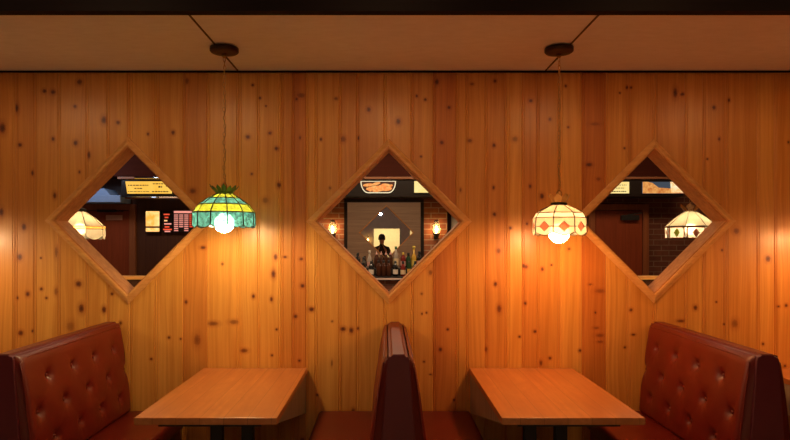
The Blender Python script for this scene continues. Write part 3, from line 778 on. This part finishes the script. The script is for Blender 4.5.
# light-box canopy running along the bar
yc = 3.48; CZ0, CZ1 = px2z(196.6, yc), px2z(179.5, yc)
r = tag(empty('bar_canopy', (0, yc, CZ0)), 'long black canopy over the bar carrying the lit picture panels', 'canopy')
MB().box(px2x(121, yc), 3.9, 0, YW-yc-.004, 0, CZ1-CZ0).build('canopy_box', M['blackp'], r, bevel=.006)
MB().box(px2x(118, yc), 3.9, -.03, YW-yc-.004, CZ1-CZ0+.002, CZ1-CZ0+.034).build('top_trim', wood('canopy_trim', (0.30, 0.12, 0.05), (0.18, 0.06, 0.02)), r, bevel=.006)
MB().tube([(px2x(136, yc), -.035, CZ1-CZ0+.018), (px2x(205, yc), -.035, CZ1-CZ0+.018)], .016, 10).build('chrome_rail', M['chrome'], r)
MB().tube([(px2x(126, yc), -.02, -.014), (px2x(205, yc), -.02, -.014)], .016, 10).build('chrome_rail', M['chrome'], r)
struct(MB().box(XL, XR, yc-.005, YW-.002, CZ1+.04, 3.2).build('wall_bar_bulkhead', M['bulkhead']))
yel = blotch_emit('yellow_lit_panel', (1.0, 0.50, 0.045), (1.0, 0.60, 0.09), .95, 5)
yel2 = blotch_emit('pale_lit_panel', (1.0, 0.72, 0.22), (1.0, 0.80, 0.32), 0.95, 18)
ink = simple('sign_ink', (0.05, 0.03, 0.01), 0.7)
def lit_panel(name, label, cat, pxs, pys, mat, pxb=None):
    x0, x1 = [px2x(p, yc) for p in pxs]; z0, z1 = px2z(pys[1], yc), px2z(pys[0], yc)
    r = tag(empty(name, ((x0+x1)/2, yc, z0)), label, cat)
    hw = (x1-x0)/2; k = 0 if pxb is None else pxb*.0131
    MB().prism_y([(-hw+k, 0), (hw-abs(k)*0, 0), (hw, z1-z0), (-hw, z1-z0)], -.022, -.002).build('lit_face', mat, r)
    MB().box(-hw-.012, hw+.012, -.012, -.001, -.014, -.001).build('frame', M['blackp'], r)
    return r, hw, z1-z0
def dashes(r, rows, hw, hh):
    mb = MB()
    for (zf, a, b_, t) in rows:
        x = a
        while x < b_:
            L = random.uniform(.025, .07); x2 = min(b_, x+L)
            mb.box(-hw+2*hw*x, -hw+2*hw*x2, -.0245, -.0222, hh*zf-t, hh*zf+t); x = x2+random.uniform(.012, .02)
    mb.build('lettering', ink, r)
r, hw, hh = lit_panel('menu_board', 'glowing yellow lettered sign seen through the left diamond', 'sign', (126, 172), (181.5, 193.7), yel, 2)
dashes(r, [(.68, .06, .50, .006), (.42, .2, .38, .006), (.16, .06, .52, .004), (.8,.60,.95,.006), (.55,.72,.80,.011), (.16,.58,.95,.007), (.62,.88,.92,.008)], hw, hh)
r, hw, hh = lit_panel('menu_board', 'pale yellow glowing panel right of the oval food picture', 'sign', (414.2, 440), (181.3, 192.7), yel2)
r, hw, hh = lit_panel('menu_board', 'glowing yellow panel left in the right diamond, beside the landscape picture', 'sign', (595, 628.5), (182, 193.4), yel2)
dashes(r, [(.72, .1, .92, .004), (.45, .1, .85, .004), (.16, .1, .92, .006)], hw, hh)
# landscape light box
land = blotch_emit('landscape_rock', (0.60, 0.16, 0.03), (0.90, 0.42, 0.11), 0.85, 22)
x0, x1 = px2x(642, yc), px2x(683, yc); z0, z1 = px2z(193.6, yc), px2z(182, yc)
r = tag(empty('picture_panel', ((x0+x1)/2, yc, z0)), 'glowing landscape picture panel seen through the right diamond', 'picture')
hw = (x1-x0)/2; hh = z1-z0
MB().box(-hw, hw, -.020, -.002, 0, hh).build('sky', emit('slate_sky', (0.05, 0.07, 0.10), 0.8), r)
MB().prism_y([(-hw, .002), (hw, .002), (hw, hh*.35), (.05, hh*.45), (-.06, hh*.5), (-.14, hh*.9), (-.2, hh), (-hw, hh)], -.024, -.0205).build('hillside', land, r)
MB().prism_y([(.1, .012), (hw, .012), (hw, hh), (.09, hh)], -.028, -.0245).build('pale_house', blotch_emit('pale_building', (1.0, 0.85, 0.55), (1.0, 0.55, 0.2), 1.0, 16), r)
# oval food light box
x0, x1 = px2x(360.5, yc), px2x(396, yc); z0, z1 = px2z(193.2, yc), px2z(181.2, yc)
r = tag(empty('picture_panel', ((x0+x1)/2, yc, z0)), 'oval glowing food picture at the top of the centre diamond', 'picture')
hw = (x1-x0)/2; hh = z1-z0
def stadium(hw, z0, z1, n=8):
    pts = []; R = z1-z0
    for k in range(n+1):
        a = PI/2*k/n; pts.append((hw-R*.62*(1-math.sin(a)), z0+R*(1-math.cos(a))))
    pts += [(-x, z) for x, z in reversed(pts)]
    return pts
MB().prism_y(stadium(hw, 0, hh), -.020, -.002).build('rim', emit('cream_rim', (1.0, 0.9, 0.6), 0.7), r)
MB().prism_y(stadium(hw-.014, .012, hh-.008), -.024, -.0205).build('dark_plate', emit('plate_dark', (0.08, 0.02, 0.01), 0.5), r)
fo = MB(); fm = blotch_emit('fried_food', (1.0, 0.22, 0.04), (1.0, 0.50, 0.14), 0.9, 30)
for (fx, fz, a, L, w_) in ((-.13,.105,.1,.07,.02),(-.03,.120,.25,.06,.018),(-.05,.065,.15,.11,.028),(-.12,.045,-.6,.04,.016),(.06,.085,-.2,.05,.02),(.02,.045,.2,.10,.024),(.10,.105,-.1,.06,.018),(.11,.055,.1,.07,.028),(.16,.095,.3,.03,.016)):
    pts = [(fx+L*math.cos(t)*math.cos(a)-w_*math.sin(t)*math.sin(a), fz+L*math.cos(t)*math.sin(a)+w_*math.sin(t)*math.cos(a)) for t in [2*PI*k/14 for k in range(14)]]
    fo.prism_y(pts, -.030-.0001*len(fo.v)*.01, -.0245)
fo.build('food', fm, r)

# lit boards on the dark wall, left
yd = YW-.06
def board(name, label, pxs, pys, cat='sign'):
    x0, x1 = [px2x(p, yd) for p in pxs]; z0, z1 = px2z(pys[1], yd), px2z(pys[0], yd)
    r = tag(empty(name, ((x0+x1)/2, YW, z0)), label, cat)
    hw = (x1-x0)/2
    MB().box(-hw, hw, -.05, 0, 0, z1-z0).build('housing', M['blackp'], r, bevel=.004)
    return r, hw, z1-z0
r, hw, hh = board('lit_display', 'small two part orange glowing display beside the brown door', (145, 160), (210.5, 232.5), 'display')
og = blotch_emit('orange_glow', (1.0, 0.34, 0.04), (1.0, 0.66, 0.25), 1.35, 6)
o = soft_box('lit_face', og, r, -hw+.01, hw-.01, -.062, -.051, .085, hh-.01, .005, 3)
o = soft_box('lit_face', og, r, -hw+.01, hw-.01, -.062, -.051, .012, .062, .005, 3)
r, hw, hh = board('score_display', 'narrow black display with glowing red rows, middle of three on the wall', (162, 172.2), (211, 232.5), 'display')
redm = emit('red_glow', (1.0, 0.10, 0.04), 0.9); pinkm = emit('pink_glow', (1.0, 0.36, 0.28), 0.9); whitem = emit('orange_white', (1.0, .5, .2), 1.3)
for k, (f, a, b_, mt) in enumerate(((.84,.15,.72,redm),(.70,.25,.6,redm),(.55,.2,.5,whitem),(.40,.2,.9,pinkm),(.26,.25,.7,redm),(.14,.1,.95,redm),(.05,.25,.8,pinkm))):
    MB().box(-hw+2*hw*a, -hw+2*hw*b_, -.056, -.051, hh*f-.008, hh*f+.009).build('lit_row', mt, r)
r, hw, hh = board('menu_board', 'black board with glowing pink columns of small lines, by the teal lampshade', (173, 200), (210.5, 232.5))
mb = MB(); mb.box(-hw+.01, hw-.01, -.055, -.051, hh-.035, hh-.006); mb.build('lit_heading', pinkm, r)
for cidx in range(5):
    xa = -hw+.012+cidx*(2*hw-.02)/5; mb = MB()
    for k in range(9):
        if k > 6 and cidx % 2 == 1: continue
        z = hh-.06-k*.0265
        mb.box(xa, xa+(2*hw-.02)/5-.014, -.054, -.051, z-.007, z+.005)
    mb.build('lit_column', pinkm if cidx < 3 else redm, r)

# mirror over the back bar
r = tag(empty('bar_mirror', (0, YW-.002, px2z(276.6, 3.52)+.004)), 'large dark framed mirror behind the row of bottles', 'mirror')
x0, x1 = sx(347.5), sx(420.5); zA = px2z(276.6, 3.52)+.004; zB = CZ0-.055
MB().box(x0, x1, -.012, -.004, 0, zB-zA).build('mirror_glass', M['mirror'], r)
mb = MB(); mb.box(x0-.045, x0-.001, -.03, -.003, 0, zB-zA); mb.box(x1+.001, x1+.045, -.03, -.003, 0, zB-zA); mb.box(x0-.045, x1+.045, -.03, -.003, zB-zA+.001, zB-zA+.045)
mb.build('frame', M['blackp'], r, bevel=.003)
# back bar
yf = 3.50
zs = px2z(276.6, yf+.02)
r = tag(empty('back_bar', (0, 3.67, 0)), 'back bar counter with a pale front edge carrying the bottles', 'counter')
MB().box(-1.3, .83, -.15, .14, 0, zs-.05).build('cabinet', M['brickd'], r)
MB().box(-1.33, .83, -.18, .142, zs-.048, zs).build('counter_top', M['blackp'], r, bevel=.003)
MB().box(-1.33, .83, -.19, -.181, zs-.040, zs-.016).build('edge_strip', simple('pinkish_steel', (0.75, 0.55, 0.48), 0.4), r)
MB().box(-1.25, .80, .055, .14, zs+.001, zs+.10).build('riser', M['blackp'], r, bevel=.003)
# bottles
bm_cache = {}
def gl(col, rough=.12):
    if col not in bm_cache:
        m, nt, b, o = new_mat('bottle_glass'); co, s = objxyz(nt)
        c = mixc(nt, noise(nt, co, 20, 2), tuple(v*.8 for v in col), tuple(min(1, v*1.2) for v in col)); nt.links.new(c, b.inputs['Base Color'])
        b.inputs['Roughness'].default_value = rough; b.inputs['Coat Weight'].default_value = .5
        bm_cache[col] = m
    return bm_cache[col]
DK = (.012,.010,.010); BRN = (.07,.022,.010); CLR = (.42,.34,.28); GRN = (.02,.06,.025); GLD = (.62,.36,.05); RED = (.22,.02,.015)
def bottle(px, ptop, row, glass, labc, capc, shape, label, group='bottles on the back bar', spout=False):
    y = 3.768 if row else 3.60
    zb = zs+(.101 if row else .001)
    x = px2x(px, y); Ht = max(.2, px2z(ptop, y)-zb)
    r = tag(empty('liquor_bottle', (x, y, zb)), label, 'bottle', group)
    R = .034 if shape != 'square' else .036
    sh = {'tall':.62, 'wine':.58, 'square':.68, 'slim':.5}[shape]*Ht
    Hc = Ht-.03
    prof = [(R*.9,0),(R,.006),(R,sh),(R*.85,sh+.015),(.014,sh+.045),(.013,Hc)]
    n = 20 if shape != 'square' else 4
    mb = MB(); mb.lathe(prof, n, smooth=shape != 'square'); o = mb.build('glass_body', gl(glass), r)
    if shape == 'square':
        mb = MB()
    if labc:
        MB().lathe([(R+.0012, sh*.22), (R+.0012, sh*.72)], 20 if n == 20 else 4, close=False, smooth=n == 20).build('paper_label', simple('label_paper', labc, .6), r)
    if spout:
        MB().lathe([(.016,Hc),(.017,Hc+.012),(.006,Hc+.02),(.005,Hc+.045)], 12).build('pour_spout', simple('spout', capc, .4), r)
    else:
        MB().lathe([(.0155,Hc-.005),(.0155,Ht)], 14).build('cap', simple('cap_paint', capc, .4), r)
    if n == 4:
        for ch in r.children:
            if not ch.name.startswith('cap'): ch.rotation_euler = (0,0,PI/4)
    return r
WH = (.85,.72,.6); PK = (.75,.4,.34); CR = (.8,.6,.35); BK = (.02,.02,.02)
B = [
 (357.5,253,1,DK,None,BK,'wine','dark bottle at the far left end of the back row'),
 (363.5,257,0,DK,WH,BK,'tall','dark bottle with a small white label, far left of the front row'),
 (369.6,250.5,1,CLR,PK,WH,'slim','clear bottle with pinkish label and white cap'),
 (371.2,262,0,BK,WH,BK,'tall','black bottle with a white label in front of the clear one'),
 (396.0,246.5,1,CLR,CR,(.03,.15,.04),'tall','tall pale bottle with green cap in the back row'),
 (395.4,261,0,DK,WH,BK,'tall','black bottle with broad white label right of the brown ones'),
 (403.2,252.5,1,RED,PK,(.8,.55,.08),'tall','reddish bottle with a yellow cap in the back row'),
 (403.0,262,0,RED,CR,BK,'wine','dark red bottle with cream label in the front row'),
 (408.6,255,1,GRN,None,BK,'wine','dark green bottle in the back row'),
 (409.2,262,0,GRN,(.75,.42,.08),BK,'square','square green bottle with amber label in the front row'),
 (414.0,246,1,GLD,(.7,.5,.1),(.8,.6,.12),'slim','tall golden bottle, tallest at the right'),
 (415.3,264,0,DK,CR,BK,'tall','dark bottle with cream label at the right of the front row'),
 (419.6,251.5,1,DK,PK,BK,'tall','dark bottle with rosy label at the far right'),
]
for b_ in B: bottle(*b_)
br = bottle(376.5,252.5,1,BRN,None,PK,'tall','brown bottle with a pinkish pour spout, one of four alike', 'four brown bottles with pour spouts', True)
for px in (381.2, 386.0, 390.6):
    c = copy_tree(br); c.location.x = px2x(px, 3.768)
bf = bottle(378.6,260,0,BRN,None,BK,'tall','dark brown unlabelled bottle in front of the pour spouts', 'unlabelled brown bottles in the front row')
for px in (383.6, 388.8):
    c = copy_tree(bf); c.location.x = px2x(px, 3.60)

# sconces
def sconce(px, py, y, label, base='wall_sconce', flip=1):
    x, z = px2x(px, y), px2z(py, y)
    r = tag(empty(base, (x, y, z)), label, 'wall lamp')
    fy = .12*flip
    mb = MB(); mb.box(-.03, .03, fy-.02*flip if flip > 0 else fy, fy if flip > 0 else fy+.02, -.13, -.02); mb.tube([(0, fy-.012*flip, -.10), (0, fy*.5, -.12), (0, 0, -.08)], .009, 8)
    mb.build('bracket', M['black'], r)
    MB().lathe([(.03,-.085),(.045,-.075),(.045,-.062),(.02,-.06)], 20).build('lamp_base', M['bronze'], r)
    MB().lathe([(.040,-.058),(.050,-.02),(.052,.03),(.040,.075),(.034,.095)], 20, close=False).build('glass_shade', M['clear'], r, fix=False)
    MB().lathe([(.008,-.058),(.012,-.04),(.020,-.012),(.018,.02),(.004,.045)], 14).build('bulb', M['sconceb'], r)
    MB().lathe([(.038,.096),(.030,.115),(.008,.125)], 20).build('lamp_top', M['bronze'], r)
    return r
sconce(332.5, 229, YW-.12, 'glowing jar wall lamp on brick, left of the bar mirror')
sconce(436.5, 229, YW-.12, 'glowing jar wall lamp on brick, right of the bar mirror')
# lamp beside the doorway behind the photographer (seen in the mirror)
sconce(0, 0, 0, 'glowing jar wall lamp beside the bright doorway').location = (-.55, YB+.12, 1.66)
COL.objects[-1]
last = [o for o in COL.objects if o.name.startswith('wall_sconce')][-1]
for ch in last.children:
    if ch.name.startswith('bracket'): ch.rotation_euler = (0, 0, PI)

# small cool lamp hanging from the dark ceiling behind the photographer (mirror shows it as a spark)
r = tag(empty('ceiling_spotlight', (-.13, -5.5, 2.42)), 'small bluish white lamp seen as a spark in the bar mirror', 'ceiling lamp')
MB().lathe([(.012,.12),(.035,.10),(.045,.03),(.05,.02)], 20).build('lamp_housing', M['black'], r)
MB().tube([(0,0,.12),(0,0,.78)], .007, 8).build('rod', M['black'], r)
MB().sphere((0,0,0), .035, 20, 12).build('bulb', M['spotb'], r)

# ------------------------------------------------------------------ photographer (seen only in the bar mirror)
def person(x, y):
    me = bpy.data.meshes.new('person')
    V = [(0,0,.95),(0,.01,1.15),(0,.02,1.38),(0,.05,1.50),(0,.08,1.56),(0,.09,1.66),(0,.09,1.74),
         (.10,0,.92),(.12,.03,.50),(.12,-.02,.09),(.12,.12,.04), (-.10,0,.92),(-.12,.03,.50),(-.12,-.02,.09),(-.12,.12,.04),
         (.18,.02,1.42),(.26,.08,1.18),(.13,.30,1.34),(.09,.36,1.42),(-.18,.02,1.42),(-.26,.08,1.18),(-.13,.30,1.34),(-.09,.36,1.42)]
    E = [(0,1),(1,2),(2,3),(3,4),(4,5),(5,6),(0,7),(7,8),(8,9),(9,10),(0,11),(11,12),(12,13),(13,14),(2,15),(15,16),(16,17),(17,18),(2,19),(19,20),(20,21),(21,22)]
    R = [.15,.14,.15,.07,.055,.088,.075,.095,.06,.042,.04,.095,.06,.042,.04,.062,.045,.034,.03,.062,.045,.034,.03]
    root = 0
    fingers = []
    for s, w_, p in ((1, 18, 17), (-1, 22, 21)):
        for k in range(5):
            b0 = Vector(V[w_]); off = Vector((s*.02*(2-k)*.5, 0, .018*(k-1.5)*.6))
            L = (.05,.07,.078,.07,.055)[k]
            i = len(V); V.append(tuple(b0+off+Vector((-s*.01,.03,.01)))); V.append(tuple(b0+off+Vector((-s*.03, .03+L*.5, .02+.01*k))))
            R += [.009,.008]; E += [(w_, i), (i, i+1)]
    me.from_pydata(V, E, [])
    o = bpy.data.objects.new('person', me); COL.objects.link(o)
    o.location = (x, y, 0)
    sk = o.modifiers.new('Skin', 'SKIN')
    sd = me.skin_vertices[0] if me.skin_vertices else None
    if sd is None:
        bm = bmesh.new(); bm.from_mesh(me); bm.verts.layers.skin.verify(); bm.to_mesh(me); bm.free(); sd = me.skin_vertices[0]
    for i, q in enumerate(R): sd.data[i].radius = (q, q*(.72 if i in (0,1,2) else 1))
    sd.data[0].use_root = True
    ss = o.modifiers.new('Sub', 'SUBSURF'); ss.levels = 1; ss.render_levels = 2
    m, nt, b, ot = new_mat('dark_clothes'); co, s = objxyz(nt)
    skinmask = math_(nt, 'MAXIMUM', math_(nt, 'GREATER_THAN', s[2], 1.545), math_(nt, 'GREATER_THAN', s[1], .335))
    trou = math_(nt, 'LESS_THAN', s[2], .93)
    c = mixc(nt, trou, (0.02,0.015,0.015), (0.03,0.035,0.05)); c = mixc(nt, skinmask, c, (0.45,0.22,0.13)); nt.links.new(c, b.inputs['Base Color']); b.inputs['Roughness'].default_value = .8
    me.materials.append(m)
    tag(o, 'photographer in dark clothes with both hands raised, reflected in the bar mirror', 'person')
    prof = [(1e-4,.125),(.05,.115),(.085,.07),(.10,.01),(.098,-.05)]
    h = MB(); h.lathe(prof, 20, 0, .065, 1.715, close=False); ho = h.build('hair', simple('dark_hair', (.015,.01,.008), .6), o)
    mb = MB(); mb.sphere((-.032,.178,1.70), .010, 8, 6); mb.sphere((.032,.178,1.70), .010, 8, 6); mb.build('eyes', simple('eye', (.03,.02,.02), .2), o)
    return o
person(-.09, -5.05)

# ------------------------------------------------------------------ hall light and added fill lights
def point(name, loc, col, w, rad):
    l = bpy.data.lights.new(name, 'POINT'); l.color = col; l.energy = w; l.shadow_soft_size = rad
    o = bpy.data.objects.new(name, l); COL.objects.link(o); o.location = loc; return o
def area(name, loc, rot, col, w, sx_, sy_):
    l = bpy.data.lights.new(name, 'AREA'); l.shape = 'RECTANGLE'; l.size = sx_; l.size_y = sy_; l.color = col; l.energy = w
    o = bpy.data.objects.new(name, l); COL.objects.link(o); o.location = loc; o.rotation_euler = rot; return o
area('hall_ceiling_light', (0, YB-1.2, 2.58), (0,0,0), (1.0,.80,.48), 75, 1.6, .6)
# unseen ceiling lamps added in front of the booths to brighten the pine wall
for k, xx in enumerate((-3.2, -1.6, 0.0, 1.6, 3.2)):
    r = tag(empty('fill_downlight', (xx, -2.05, 3.2)), 'unseen ceiling lamp added above the aisle to brighten the pine wall', 'ceiling lamp', 'added fill lamps over the aisle')
    MB().lathe([(.07,-.004),(.10,-.012),(.105,-.002),(.10,0)], 24, close=False).build('lamp_ring', M['bronze'], r)
    point('wall_fill', (xx, -2.05, 3.08), (1.0, .64-.035*k, .34-.035*k), FILL_W, .17)
area('bar_fill', (-3.2, 2.3, 3.15), (0,0,0), (1.0,.66,.42), 16, 1.4, .5)  # unseen fill added to brighten the left of the bar room
area('bar_fill', (0.0, 2.4, 3.15), (0,0,0), (1.0,.72,.45), 44, 2.0, .4)  # unseen fill added to light the bottles and bar wall
area('duct_cool_fill', (-3.75, 2.95, 2.75), (math.radians(50),0,0), (.5,.70,1.0), 3, .3, .3)  # added cool fill that tints the duct box blue
area('bar_fill', (3.2, 2.3, 3.15), (0,0,0), (1.0,.60,.34), 19, 1.4, .5)  # unseen fill added to brighten the right of the bar room

w = bpy.data.worlds.new('World'); sc.world = w; w.use_nodes = True
w.node_tree.nodes['Background'].inputs[0].default_value = (.02,.015,.012,1); w.node_tree.nodes['Background'].inputs[1].default_value = .3

cam = bpy.data.cameras.new('camera'); co_ = bpy.data.objects.new('camera', cam); COL.objects.link(co_)
co_.location = (0, -D0, CAMZ); co_.rotation_euler = (PI/2, 0, 0)
cam.sensor_width = 36; cam.lens = F/790*36; cam.shift_x = (395-CX)/790; cam.shift_y = (CY-220)/790; cam.clip_start = .05
sc.camera = co_
sc.view_settings.view_transform = 'Standard'; sc.view_settings.look = 'None'; sc.view_settings.gamma = 1
sc.view_settings.use_curve_mapping = False; sc.view_settings.exposure = 0.08
sc.cycles.use_denoising = True; sc.cycles.max_bounces = 10; sc.cycles.transparent_max_bounces = 12
sc.cycles.sample_clamp_indirect = 6.0
